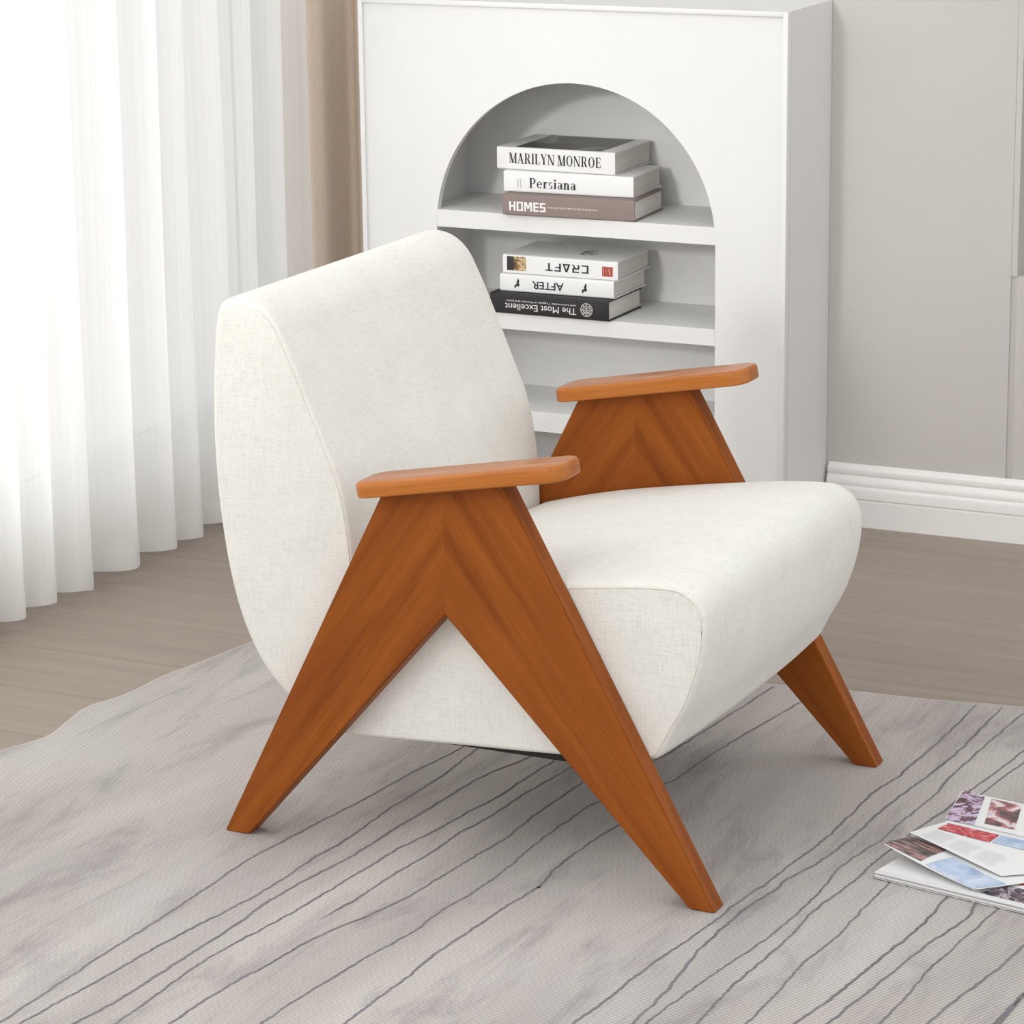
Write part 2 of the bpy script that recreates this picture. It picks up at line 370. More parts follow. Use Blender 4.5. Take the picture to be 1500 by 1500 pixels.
# built-in unit at the right end of the back wall
cab = tag(empty('built_in_cabinet', (SX, WY, FZ)), 'warm grey built-in shelf unit at the right end of the back wall', 'shelf unit')
box('lower_panel', .012, 1.5, 0, .10, 0, .520, M['wall'], cab)
box('side_panel', 0.0005, .012, .0, .30, .52, 2.7, M['wall'], cab)
box('side_panel', 1.488, 1.5, 0, .30, .52, 2.7, M['wall'], cab)
box('back_panel', .012, 1.488, .285, .30, .52, 2.7, M['wall'], cab)
box('bottom_board', .012, 1.488, .10, .285, .50, .520, M['wall'], cab)
for z in (.956, 1.40, 1.84): box('shelf', .012, 1.488, .004, .285, z, z + .012, M['skirting'], cab)
box('seam_strip', 0.0, .012, .004, .10, 0, .52, M['wall'], cab)

# moulded skirting board
prof = [(0, 0), (-.019, 0), (-.019, .052), (-.0175, .0535), (-.0175, .056), (-.0205, .058), (-.0205, .074), (-.019, .079), (-.0165, .0815), (-.0175, .085), (-.0165, .092), (-.012, .099), (-.0085, .1015), (-.0105, .104), (-.0115, .109), (-.0105, .114), (-.006, .118), (-.003, .1225), (0, .1235)]
bm = prism(bmesh.new(), prof, 'x', .22, 2.2)
tag(obj('baseboard_back', bm, M['skirting'], None, 30, (0, WY - .0005, FZ)), 'white moulded skirting board along the back wall', kind='structure')
bm = prism(bmesh.new(), prof, 'x', 0, .19)
o = tag(obj('baseboard_back', bm, M['skirting'], None, 30, (-.88, WY - .0005, FZ)), 'short skirting board behind the taupe drape', kind='structure')

# ------------------------------------------------------------------ bookcase with an arched niche
BX0, BX1, BH = -.6847, .2132, 1.0261
bc = tag(empty('bookcase', (0, 0, FZ)), 'white bookcase with an arched niche and three shelves against the back wall', 'bookcase')
H = BH - FZ
ax, ar, spring = -.2265, .2955, .5805 - FZ
bm = bmesh.new()
x0, x1, z1 = BX0 + .010, BX1 - .010, H - .010
arc = [(ax + ar * math.cos(t), spring + ar * math.sin(t)) for t in [math.pi * k / 48 for k in range(49)]]
outer = [(x1, 0), (x1, z1), (x0, z1), (x0, 0)]
poly = [(ax + ar, 0)] + arc + [(ax - ar, 0)]
pts = outer[::-1][0:0] + [(x0, 0), (ax - ar, 0)] + arc[::-1] + [(ax + ar, 0), (x1, 0), (x1, z1), (x0, z1)]
prism(bm, pts, 'y', BY + .006, BY + .022)
obj('front_panel', bm, M['paint'], bc, 30)
for nm, b in (('trim_strip', (BX0, BX0 + .010)), ('trim_strip', (BX1 - .010, BX1))):
    box(nm, b[0], b[1], BY, BY + .022, 0, H, M['paint'], bc, .0012)
box('trim_strip', BX0 + .010, BX1 - .010, BY, BY + .022, H - .010, H, M['paint'], bc, .0012)
box('side_panel', BX1 - .018, BX1, BY + .022, WY - .001, 0, H, M['paint'], bc)
box('side_panel', BX0, BX0 + .018, BY + .022, WY - .001, 0, H, M['paint'], bc)
box('top_panel', BX0 + .018, BX1 - .018, BY + .022, WY - .001, H - .018, H, M['paint'], bc)
NX0, NX1 = -.556, .103
box('back_panel', BX0 + .018, BX1 - .018, WY - .018, WY - .004, .012, H - .018, M['paint'], bc)
for xa, xb in ((NX0 - .014, NX0), (NX1, NX1 + .014)): box('niche_side', xa, xb, BY + .022, WY - .018, 0, H - .018, M['paint'], bc)
for zt, zb in ((.6155, .5815), (.4185, .3862), (.2245, .1845)):
    bm = bmesh.new()
    prism(bm, [(NX0, BY + .0225), (ax - ar + .0006, BY + .0225), (ax - ar + .0006, BY + .0065), (ax + ar - .0006, BY + .0065), (ax + ar - .0006, BY + .0225), (NX1, BY + .0225), (NX1, WY - .018), (NX0, WY - .018)], 'z', zb - FZ, zt - FZ)
    obj('shelf', bm, M['paint'], bc)

# ------------------------------------------------------------------ lettering
def poly_mesh(polys):
    bm = bmesh.new()
    for p in polys:
        bm.faces.new([bm.verts.new((x, z, 0)) for x, z in p])
    return bm
def stroke(x0, z0, x1, z1, w):
    """bar whose thickness is measured along x"""
    return [(x0 - w / 2, z0), (x0 + w / 2, z0), (x1 + w / 2, z1), (x1 - w / 2, z1)]
def hbar(x0, x1, z, t): return [(x0, z - t / 2), (x1, z - t / 2), (x1, z + t / 2), (x0, z + t / 2)]
def ring(cx, cz, ro, so, ri, si, a0=0, a1=360, n=18):
    out = []
    for k in range(n):
        t0, t1 = (math.radians(a0 + (a1 - a0) * q / n) for q in (k, k + 1))
        out.append([(cx + ri * math.cos(t0), cz + si * math.sin(t0)), (cx + ro * math.cos(t0), cz + so * math.sin(t0)),
                    (cx + ro * math.cos(t1), cz + so * math.sin(t1)), (cx + ri * math.cos(t1), cz + si * math.sin(t1))])
    return out
T, K, SF = .06, .18, .05          # thin, thick, serif height
def serif(x, z, h=.13): return hbar(x - h, x + h, z, SF)
X_ = .46                          # x-height of small letters: .66 of the capitals
def glyph(ch):
    xh = .66
    g = {
     'M': (.98, lambda: [stroke(.14, 0, .14, 1, T), stroke(.20, 1, .48, 0, K), stroke(.50, 0, .80, 1, T), stroke(.82, 0, .82, 1, K), serif(.14, .02), serif(.82, .02, .16), serif(.13, .98, .11), serif(.86, .98, .12)]),
     'A': (.84, lambda: [stroke(.12, 0, .40, 1, T), stroke(.66, 0, .38, 1, K), hbar(.22, .56, .34, T), serif(.12, .02, .11), serif(.68, .02, .15)]),
     'R': (.80, lambda: [stroke(.18, 0, .18, 1, K), hbar(.18, .42, .975, T), hbar(.18, .42, .49, T)] + ring(.40, .735, .24, .265, .10, .215, -90, 90) + [stroke(.64, 0, .42, .5, K), serif(.18, .02, .16), serif(.70, .02, .08), serif(.16, .98, .12)]),
     'I': (.40, lambda: [stroke(.2, 0, .2, 1, K), serif(.2, .02, .16), serif(.2, .98, .16)]),
     'L': (.66, lambda: [stroke(.18, 0, .18, 1, K), hbar(.10, .60, .03, .06), stroke(.58, .03, .61, .28, T), serif(.18, .98, .15)]),
     'Y': (.80, lambda: [stroke(.40, .46, .14, 1, K), stroke(.42, .46, .66, 1, T), stroke(.41, 0, .41, .48, K), serif(.41, .02, .15), serif(.14, .98, .14), serif(.67, .98, .1)]),
     'N': (.88, lambda: [stroke(.14, 0, .14, 1, T), stroke(.74, 0, .74, 1, T), stroke(.70, 0, .16, 1, K), serif(.14, .02, .11), serif(.74, .98, .11), serif(.1, .98, .1)]),
     'O': (.86, lambda: ring(.43, .5, .37, .52, .20, .47, 0, 360, 28)),
     'E': (.72, lambda: [stroke(.18, 0, .18, 1, K), hbar(.06, .62, .03, .06), hbar(.06, .60, .97, .06), hbar(.18, .48, .51, T), stroke(.60, .03, .64, .26, T), stroke(.58, .97, .61, .76, T), stroke(.47, .40, .47, .62, T)]),
     'P': (.72, lambda: [stroke(.18, 0, .18, 1, K), hbar(.18, .40, .97, .06), hbar(.18, .40, .44, .06)] + ring(.38, .705, .28, .295, .11, .235, -90, 90) + [serif(.18, .02, .16), serif(.14, .98, .12)]),
     'e': (.62, lambda: ring(.31, .33, .27, .34, .13, .28, 12, 325) + [hbar(.08, .55, .37, T)]),
     'r': (.52, lambda: [stroke(.18, 0, .18, xh, K), serif(.18, .02, .15), serif(.13, xh - .02, .1)] + ring(.36, .40, .2, .26, .1, .16, 40, 165)),
     's': (.50, lambda: ring(.25, .49, .19, .18, .07, .12, 30, 250) + ring(.25, .17, .20, .18, .07, .12, -150, 80)),
     'i': (.36, lambda: [stroke(.18, 0, .18, xh, K), serif(.18, .02, .15), serif(.13, xh - .02, .1)] + ring(.18, .88, .1, .1, .0, .0)),
     'a': (.60, lambda: [stroke(.43, .04, .43, .50, K), serif(.5, .03, .1)] + ring(.29, .47, .215, .2, .1, .15, 0, 165) + ring(.26, .19, .2, .2, .08, .14, 20, 340)),
     'n': (.68, lambda: [stroke(.17, 0, .17, xh, K), stroke(.50, 0, .50, .46, K), serif(.17, .02, .14), serif(.50, .02, .14), serif(.12, xh - .02, .1)] + ring(.37, .44, .2, .23, .06, .15, 0, 160)),
    }
    return g[ch]
def serif_text(s, track=0):
    polys = []; x = 0
    for ch in s:
        if ch == ' ': x += .30; continue
        wd, f = glyph(ch)
        polys += [[(px + x, pz) for px, pz in p] for p in f()]
        x += wd + track
    return poly_mesh(polys)
def font_mesh(s, bold=0.0):
    cu = bpy.data.curves.new('lettering', 'FONT'); cu.body = s; cu.offset = bold; cu.resolution_u = 3
    o = bpy.data.objects.new('lettering', cu); C.objects.link(o)
    bpy.context.view_layer.update()
    me = bpy.data.meshes.new_from_object(o.evaluated_get(bpy.context.evaluated_depsgraph_get()))
    bpy.data.objects.remove(o); bm = bmesh.new(); bm.from_mesh(me); bpy.data.meshes.remove(me); return bm
def fit(bm, x0, x1, z0, z1, y, flip=False):
    """scale flat lettering (in its own xy) into the box x0..x1, z0..z1 of a spine standing at y, facing -y"""
    xs = [v.co.x for v in bm.verts]; ys = [v.co.y for v in bm.verts]
    a, b, c, d = min(xs), max(xs), min(ys), max(ys)
    for v in bm.verts:
        u = (v.co.x - a) / (b - a); q = (v.co.y - c) / (d - c)
        if flip: u, q = 1 - u, 1 - q
        v.co = (x0 + u * (x1 - x0), y, z0 + q * (z1 - z0))
    bm.normal_update()
    for f in bm.faces:
        if f.normal.y > 0: f.normal_flip()
    return bm
def patch(name, x0, x1, z0, z1, y, mat, parent):
    bm = bmesh.new(); bm.faces.new([bm.verts.new(p) for p in ((x0, y, z0), (x1, y, z0), (x1, y, z1), (x0, y, z1))])
    return obj(name, bm, mat, parent)

# ------------------------------------------------------------------ books (own frame: spine on y = 0 facing -y, x along the spine, z up)
def book(name, label, group, loc, rot, W, D, Hh, cover, overhang=.003, ct=.0025, rounded=True):
    b = tag(empty(name, loc, rot), label, 'book', group)
    bm = bmesh.new(); r = .004 if rounded else .0012
    # U-shaped case: outer outline with rounded spine corners, inner outline
    out = [(D, 0)] + [(r - r * math.sin(t), r - r * math.cos(t)) for t in [math.pi / 2 * k / 5 for k in range(6)]] + [(r - r * math.cos(t), Hh - r + r * math.sin(t)) for t in [math.pi / 2 * k / 5 for k in range(6)]] + [(D, Hh)]
    inn = [(D, Hh - ct), (ct, Hh - ct), (ct, ct), (D, ct)]
    prism(bm, out + inn, 'x', 0, W)
    obj('cover', bm, cover, b, 40)
    bm = bx(bmesh.new(), overhang, W - overhang, ct + .0005, D - overhang, ct + .0002, Hh - ct - .0002)
    obj('page_block', bm, M['pages'], b)
    return b
def block_text():
    # HOMES in heavy block capitals
    q = .2; out = []; x = 0
    out += [stroke(x + .1, 0, x + .1, 1, q), stroke(x + .6, 0, x + .6, 1, q), hbar(x + .2, x + .5, .52, .18)]; x += .84
    out += [stroke(x + .1, 0, x + .1, 1, q), stroke(x + .6, 0, x + .6, 1, q), hbar(x + .2, x + .5, .92, .16), hbar(x + .2, x + .5, .08, .16)]; x += .84
    out += [stroke(x + .1, 0, x + .1, 1, q), stroke(x + .8, 0, x + .8, 1, q), stroke(x + .45, .25, x + .2, 1, .18), stroke(x + .45, .25, x + .7, 1, .18)]; x += 1.04
    out += [stroke(x + .1, 0, x + .1, 1, q)] + [hbar(x + .2, x + .6, z, .18) for z in (.91, .5, .09)]; x += .74
    out += [hbar(x, x + .62, z, .18) for z in (.91, .5, .09)] + [stroke(x + .1, .55, x + .1, .85, q), stroke(x + .52, .15, x + .52, .45, q)]
    return poly_mesh(out)
G1, G2 = 'books stacked on the upper shelf', 'books stacked on the middle shelf'
ZS1, ZS2, E = .6155, .4185, .0004
b1 = book('book', 'taupe cloth book with white capital title, lowest of the upper shelf stack', G1, (-.370, 1.743, ZS1 + E), .044, .274, .158, .0410, M['book_taupe'])
obj('title', fit(block_text(), .014, .090, .0095, .0275, -.0004), M['white_ink'], b1)
bm = bmesh.new(); random.seed(3); x = .094
while x < .197:
    wd = random.uniform(.0025, .008); z = .0175; bm.faces.new([bm.verts.new(p) for p in ((x, -.0004, z), (x + wd, -.0004, z), (x + wd, -.0004, z + .0032), (x, -.0004, z + .0032))]); x += wd + .0016
obj('fine_print', bm, M['pale_ink'], b1)
z2 = ZS1 + E + .0410 + E
b2 = book('book', 'white book with a short dark serif title, middle of the upper shelf stack', G1, (-.379, 1.768, z2), .045, .270, .156, .0410, M['book_white'])
obj('title', fit(serif_text('Persiana', .02), .054, .152, .010, .0295, -.0004), M['ink'], b2)
for x in (.029, .0345): patch('spine_mark', x, x + .0022, .010, .027, -.0004, M['ink_soft'], b2)
z3 = z2 + .0410 + E
b3 = book('book', 'thick white book with black and white photo cover, topmost of the upper shelf stack', G1, (-.401, 1.785, z3), .0, .2515, .180, .0440, M['book_cream'])
obj('title', fit(serif_text('MARILYN MONROE', .03), .026, .222, .0125, .0335, -.0004), M['ink'], b3)
bm = bmesh.new(); bm.faces.new([bm.verts.new(p) for p in ((.038, .006, .0444), (.220, .006, .0444), (.220, .174, .0444), (.038, .174, .0444))])
obj('cover_photo', bm, M['photo_bw'], b3)

b4 = book('book', 'black book with white title upside down, lowest of the middle shelf stack', G2, (-.404, 1.751, ZS2 + E), -.012, .256, .158, .0400, M['book_black'])
obj('title', fit(font_mesh('The Most Excellent', 0), .033, .187, .0085, .0212, -.0004, True), M['white_ink'], b4)
obj('subtitle', fit(font_mesh('and Lamentable Tragedy of Romeo and Juliet', 0), .036, .186, .0245, .0290, -.0004, True), M['white_ink'], b4)
polys = ring(0, 0, 1, 1, .88, .88, 0, 360, 24) + ring(0, 0, .62, .62, .52, .52, 0, 360, 20)
for k in range(8):
    t = k * math.pi / 4; polys += ring(.74 * math.cos(t), .74 * math.sin(t), .15, .15, .07, .07, 0, 360, 8)
polys += ring(-.22, .18, .22, .26, .12, .14, 0, 360, 10) + ring(.22, .18, .22, .26, .12, .14, 0, 360, 10) + [stroke(0, -.45, 0, .45, .1), hbar(-.32, .32, -.28, .12)]
obj('emblem', fit(poly_mesh(polys), .196, .222, .0065, .0335, -.0004, True), M['ink_soft'], b4)
z5 = ZS2 + E + .0400 + E
b5 = book('book', 'white book with bird marks and black title upside down, middle of the middle shelf stack', G2, (-.391, 1.770, z5), .0, .244, .162, .0345, M['book_white'])
obj('title', fit(font_mesh('AFTER', .018), .070, .138, .0085, .0240, -.0004, True), M['ink'], b5)
def bird(x):
    P = [(0, .1), (.18, .0), (.38, .25), (.62, .15), (.8, .35), (.66, .55), (.75, .8), (.55, 1), (.42, .7), (.3, .62), (.38, .45), (.1, .35)]
    return fit(poly_mesh([P]), x, x + .012, .0075, .0275, -.0004)
obj('bird_mark', bird(.031), M['ink'], b5); obj('bird_mark', bird(.176), M['ink'], b5)
z6 = z5 + .0345 + E
b6 = book('book', 'white book with portrait and red square on its spine, topmost of the middle shelf stack', G2, (-.387, 1.776, z6), .004, .246, .160, .0375, M['book_white'])
def strokes_text():
    # CRAFT in wide drawn capitals, the A a plain triangle
    w = .19; out = []; x = 0
    out += [hbar(x, x + .72, .92, .16), hbar(x, x + .72, .08, .16), stroke(x + .06, 0, x + .06, 1, w)]; x += .98
    out += [stroke(x + .06, 0, x + .06, .5, w), hbar(x, x + .66, .92, .16), hbar(x, x + .70, .5, .15), stroke(x + .64, .5, x + .64, 1, w), stroke(x + .68, 0, x + .40, .5, w)]; x += .98
    out += [stroke(x + .07, 0, x + .40, 1, w), stroke(x + .73, 0, x + .40, 1, w), hbar(x + .1, x + .7, .08, .16)]; x += 1.04
    out += [stroke(x + .06, 0, x + .06, 1, w), hbar(x, x + .68, .92, .16), hbar(x, x + .58, .5, .15)]; x += .86
    out += [hbar(x, x + .8, .92, .16), stroke(x + .4, 0, x + .4, 1, w)]
    return poly_mesh(out)
obj('title', fit(strokes_text(), .092, .184, .0105, .0265, -.0004, True), M['ink'], b6)
patch('portrait_panel', .009, .034, .0065, .0345, -.0004, M['ink'], b6)
patch('portrait_print', .024, .050, .0065, .0345, -.00045, M['photo_gold'], b6)
patch('red_square', .213, .236, .0075, .0270, -.0004, M['red_label'], b6)
for (x, y, a, s) in ((.155, .075, .9, .030), (.150, .083, .4, .020), (.168, .068, 1.3, .016), (.062, .140, .7, .012)):
    bm = bmesh.new()
    for f in ring(0, 0, 1, .55, .8, .40, 20, 290, 12):
        bm.faces.new([bm.verts.new((x + s * (p * math.cos(a) - q * math.sin(a)) * .55, y + s * (p * math.sin(a) + q * math.cos(a)) * 1.0, .0379)) for p, q in f])
    bmesh.ops.remove_doubles(bm, verts=bm.verts[:], dist=1e-5)
    obj('cover_scrawl', bm, M['ink'], b6)

# ------------------------------------------------------------------ rug
def lerp_poly(P, y):
    if y <= P[0][0]: return P[0][1] + (y - P[0][0]) * .10
    for (a, b), (c, d) in zip(P, P[1:]):
        if y <= c: return b + (d - b) * (y - a) / (c - a)
    return P[-1][1] + (y - P[-1][0]) * .10
LEFT = catmull([(-.05, -.545), (.10, -.520), (.167, -.509), (.253, -.478), (.33, -.488), (.411, -.500), (.47, -.482), (.52, -.474), (.602, -.471), (.70, -.452), (.818, -.432), (.90, -.42)], 6, False)
LEFT = [(p[0], p[1]) for p in LEFT]
def rug_far(x): return .972 + .104 * (x - .582) + .003 * math.sin(x * 23)
XR, YN = 1.75, -1.25
NU, NV = 90, 90
def rug_pt(i, j):
    v = j / NV; u = i / NU
    yt = rug_far(-.43 + u * (XR + .43)); y = YN + (yt - YN) * v
    xl = lerp_poly(LEFT, y); x = xl + (XR - xl) * u ** 1.25
    yt = rug_far(x); y = YN + (yt - YN) * v
    e = math.exp(-(x - xl) / .05)
    z = 0
    return x, y, z
bm = bmesh.new()
g = [[bm.verts.new(rug_pt(i, j)) for j in range(NV + 1)] for i in range(NU + 1)]
for i in range(NU):
    for j in range(NV): bm.faces.new((g[i][j], g[i + 1][j], g[i + 1][j + 1], g[i][j + 1]))
ret = bmesh.ops.extrude_face_region(bm, geom=bm.faces[:])
for v in [q for q in ret['geom'] if isinstance(q, bmesh.types.BMVert)]: pass
bot = [v for i in g for v in i]
for v in bot: v.co.z -= .0036
bmesh.ops.recalc_face_normals(bm, faces=bm.faces[:])
rug = tag(obj('rug', bm, M['rug'], None, 60), 'pale grey rug with fine dark wavy lines under the armchair', 'rug')
path = [Vector(rug_pt(0, j)) + Vector((-.001, 0, -.0018)) for j in range(NV + 1)] + [Vector(rug_pt(i, NV)) + Vector((0, .001, -.0018)) for i in range(1, NU + 1)]
obj('edge_binding', tube(bmesh.new(), path, .0018, 6), M['binding'], rug, 60)
random.seed(11)
# carry the lines on to the rug's near edge and across its right part, out of the photograph's frame
ALL = []
for i, L in enumerate(RUG_LINES):
    ext = []
    if i != 4:
        x, y = L[0]; y -= .09; k = 0
        while y > -1.22:
            ext.insert(0, (x - .004 * k + .006 * math.sin(k * 1.3 + i), y)); y -= .09; k += 1
    ALL.append(ext + [q for n, q in enumerate(L) if n == 0 or q[1] - L[0][1] > .03])
for k in range(5):
    x = 1.24 + .1 * k + .02 * (k % 2)
    ALL.append([(x, -1.2), (x + .01, -.7), (x - .006, -.2), (x + .015, .3), (x + .004, .7), (x + .02, 1.15)])
for L in ALL:
    P = catmull([Vector((x, y, 0)) for x, y in L], 16, False); bm = bmesh.new(); prev = None; n = len(P)
    w0 = random.uniform(.0034, .0046)
    for k, p in enumerate(P):
        d = (P[min(k + 1, n - 1)] - P[max(k - 1, 0)]).normalized(); q = Vector((d.y, -d.x, 0))
        if p.y > rug_far(p.x) - .006: break
        p = p + q * (mnoise.noise(p * 40) * .0022 + mnoise.noise(p * 150) * .0013 + mnoise.noise(p * 420) * .0008)
        w_ = w0 * (1 + .35 * mnoise.noise(p * 25 + Vector((3, 1, 9)))) / 2
        e = min(k, n - 1 - k) / 12
        w_ *= min(1, e + .25)
        cur = [bm.verts.new(p - q * w_ + Vector((0, 0, .0003))), bm.verts.new(p + q * w_ + Vector((0, 0, .0003)))]
        if prev: bm.faces.new((prev[0], prev[1], cur[1], cur[0]))
        prev = cur
    obj('line', bm, M['stripe'], rug)

# ------------------------------------------------------------------ curtains
def cloth_strip(name, path, z0, z1, nz, mat, parent=None, wob=0.004, thick=0, hang=0, seed=0):
    bm = bmesh.new(); uvl = bm.loops.layers.uv.new('UVMap'); s = [0]
    for a, b in zip(path, path[1:]): s.append(s[-1] + (Vector(b) - Vector(a)).length)
    rows = []
    for j in range(nz + 1):
        f = j / nz; z = z0 + (z1 - z0) * f
        row = []
        for k, p in enumerate(path):
            dx = wob * mnoise.noise(Vector((s[k] * 5 + seed, z * 1.2, seed)))
            dy = wob * 1.5 * mnoise.noise(Vector((s[k] * 4 + seed + 9, z * 1.1, seed + 4)))
            zz = z + (hang * mnoise.noise(Vector((s[k] * 7, 0, 5.5 + seed))) if j == 0 else 0)
            row.append(bm.verts.new((p[0] + dx, p[1] + dy, zz)))
        rows.append(row)
    for j in range(nz):
        for k in range(len(path) - 1):
            fc = bm.faces.new((rows[j][k], rows[j][k + 1], rows[j + 1][k + 1], rows[j + 1][k]))
            for lp, (kk, jj) in zip(fc.loops, ((k, j), (k + 1, j), (k + 1, j + 1), (k, j + 1))):
                lp[uvl].uv = (s[kk], z0 + (z1 - z0) * jj / nz)
    return obj(name, bm, mat, parent, 180)
# crests of the sheer's folds along the left wall (y), then a smooth pleat through them
crest = [-3.0 + .155 * k for k in range(23)] + [.555, .67, .765, .865, .965, 1.135, 1.285, 1.37, 1.49, 1.62, 1.74, 1.86]
random.seed(5); pth = []
for a, b in zip(crest, crest[1:]):
    A = random.uniform(.026, .036) if b - a > .11 else .020
    for k in range(14):
        t = k / 14
        # asymmetrical pleat: long soft face, short return
        ph = t ** .8
        pth.append((-.880 + A * math.cos(2 * math.pi * ph), a + (b - a) * (t + .06 * math.sin(2 * math.pi * t))))
sheer = tag(empty('sheer_curtain', (0, 0, 0)), 'white sheer curtain in soft folds along the left wall window', 'curtain')
cloth_strip('curtain_panel', pth, FZ + .015, 2.55, 30, M['sheer'], sheer, .005, 0, .006)
cloth_strip('hem', [(x + .0016, y) for x, y in pth], FZ + .0155, FZ + .062, 2, M['hem'], sheer, .005, 0, .006)

# taupe drape gathered in the corner beside the bookcase
pd = catmull([Vector(p) for p in ((-.958, 1.925), (-.945, 1.895), (-.925, 1.884), (-.905, 1.890), (-.893, 1.905), (-.884, 1.893), (-.868, 1.883), (-.851, 1.887), (-.840, 1.900), (-.834, 1.935), (-.826, 1.965), (-.812, 1.968), (-.800, 1.955), (-.786, 1.946), (-.770, 1.952), (-.758, 1.968), (-.742, 1.970), (-.722, 1.955), (-.706, 1.950))], 8, False)
pd = [(p[0], p[1]) for p in pd]
drape = tag(cloth_strip('drape', pd, FZ + .012, 2.55, 20, M['drape'], None, .0015, 0, .003, 3), 'taupe drape gathered in the corner between sheer curtain and bookcase', 'curtain')

# ------------------------------------------------------------------ armchair (own frame: x front, y away from the near side, z up)
CW, CT = .68, .0341
chair = tag(empty('armchair', (0, 0, .0004), -.0158), 'ivory upholstered armchair with slanted brown wooden legs and armrests on the rug', 'armchair')

BACK = [(.195, .190), (.205, .30), (.207, .37), (.203, .45), (.189, .53), (.161, .600), (.124, .688), (.104, .731), (.088, .760), (.066, .780), (.040, .790), (.014, .787), (-.003, .772),
        (-.011, .735), (-.017, .665), (-.0195, .584), (-.015, .484), (-.001, .384), (.019, .312), (.049, .252), (.088, .209), (.133, .178), (.180, .162)]
SEAT = [(.186, .1655), (.198, .163), (.26, .166), (.37, .172), (.523, .180), (.62, .189), (.662, .193), (.680, .203), (.698, .237), (.723, .284), (.742, .345), (.7465, .395), (.737, .425), (.716, .441), (.690, .446), (.62, .441), (.546, .431), (.44, .415), (.335, .396), (.232, .370), (.214, .360), (.205, .33), (.19, .25), (.182, .19), (.181, .174)]
def offset(P, d):
    out = []; n = len(P)
    for i in range(n):
        t = (P[(i + 1) % n] - P[i - 1]).normalized(); nr = Vector((t.y, -t.x))
        out.append(P[i] - nr * d)
    return out
def area2(P): return sum(P[i].x * P[(i + 1) % len(P)].y - P[(i + 1) % len(P)].x * P[i].y for i in range(len(P)))
def cushion(name, ctrl, crown_fn, r_fn, seam_fn, crown=.012, gap=.001):
    P = catmull([Vector(p) for p in ctrl], 6)
    if area2(P) < 0: P.reverse()
    n = len(P); y0, y1 = CT + gap, CW - CT - gap; yc, hw = (y0 + y1) / 2, (y1 - y0) / 2
    NR = []
    for i in range(n):
        t = (P[(i + 1) % n] - P[i - 1]).normalized(); NR.append(Vector((t.y, -t.x)))
    RR = [r_fn(P[i], NR[i]) for i in range(n)]
    for _ in range(6): RR = [(RR[i - 1] + 2 * RR[i] + RR[(i + 1) % n]) / 4 for i in range(n)]
    steps = [('e', math.pi / 2 * k / 6, 0) for k in range(7)] + [('m', 0, k / 24) for k in range(1, 24)] + [('f', math.pi / 2 * k / 6, 0) for k in range(6, -1, -1)]
    bm = bmesh.new(); R = []
    for kind, a, u in steps:
        row = []
        for i in range(n):
            r = RR[i]
            if kind == 'm': y, d = y0 + r + (y1 - y0 - 2 * r) * u, 0
            else:
                d = r * (1 - math.sin(a)); y = y0 + r * (1 - math.cos(a)) if kind == 'e' else y1 - r * (1 - math.cos(a))
            cr = crown * (1 - abs((y - yc) / hw) ** 2.4)
            q = P[i] - NR[i] * d + NR[i] * cr * crown_fn(P[i], NR[i]); row.append(bm.verts.new((q.x, y, q.y)))
        R.append(row)
    for A, B in zip(R, R[1:]):
        for i in range(n):
            j = (i + 1) % n; bm.faces.new((A[i], A[j], B[j], B[i])).material_index = 0
    bm.faces.new(R[0]).material_index = 1; bm.faces.new(R[-1][::-1]).material_index = 1
    bmesh.ops.recalc_face_normals(bm, faces=bm.faces[:])
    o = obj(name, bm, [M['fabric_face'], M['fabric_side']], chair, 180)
    for y, s in ((y0, -1), (y1, 1)):
        path = [(P[i].x - NR[i].x * RR[i] * .8, y + s * .0002, P[i].y - NR[i].y * RR[i] * .8) for i in range(n) if seam_fn(P[i], NR[i])]
        # keep the open run in one piece
        k = max(range(len(path)), key=lambda q: (Vector(path[q]) - Vector(path[q - 1])).length); path = path[k:] + path[:k]
        obj('seam', tube(bmesh.new(), path, .0008, 5), M['seam'], o, 180)
    return o
sst = lambda a, b, x: max(0, min(1, (x - a) / (b - a)))
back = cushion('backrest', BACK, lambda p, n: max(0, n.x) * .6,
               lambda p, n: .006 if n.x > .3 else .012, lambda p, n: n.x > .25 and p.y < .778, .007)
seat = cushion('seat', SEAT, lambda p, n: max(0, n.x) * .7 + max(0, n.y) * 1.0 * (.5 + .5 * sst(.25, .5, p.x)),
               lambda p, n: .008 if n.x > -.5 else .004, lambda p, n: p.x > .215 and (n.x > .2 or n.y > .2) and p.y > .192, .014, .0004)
box('underside_lining', .22, .57, CT + .006, CW - CT - .006, .171, .19, M['under'], chair)

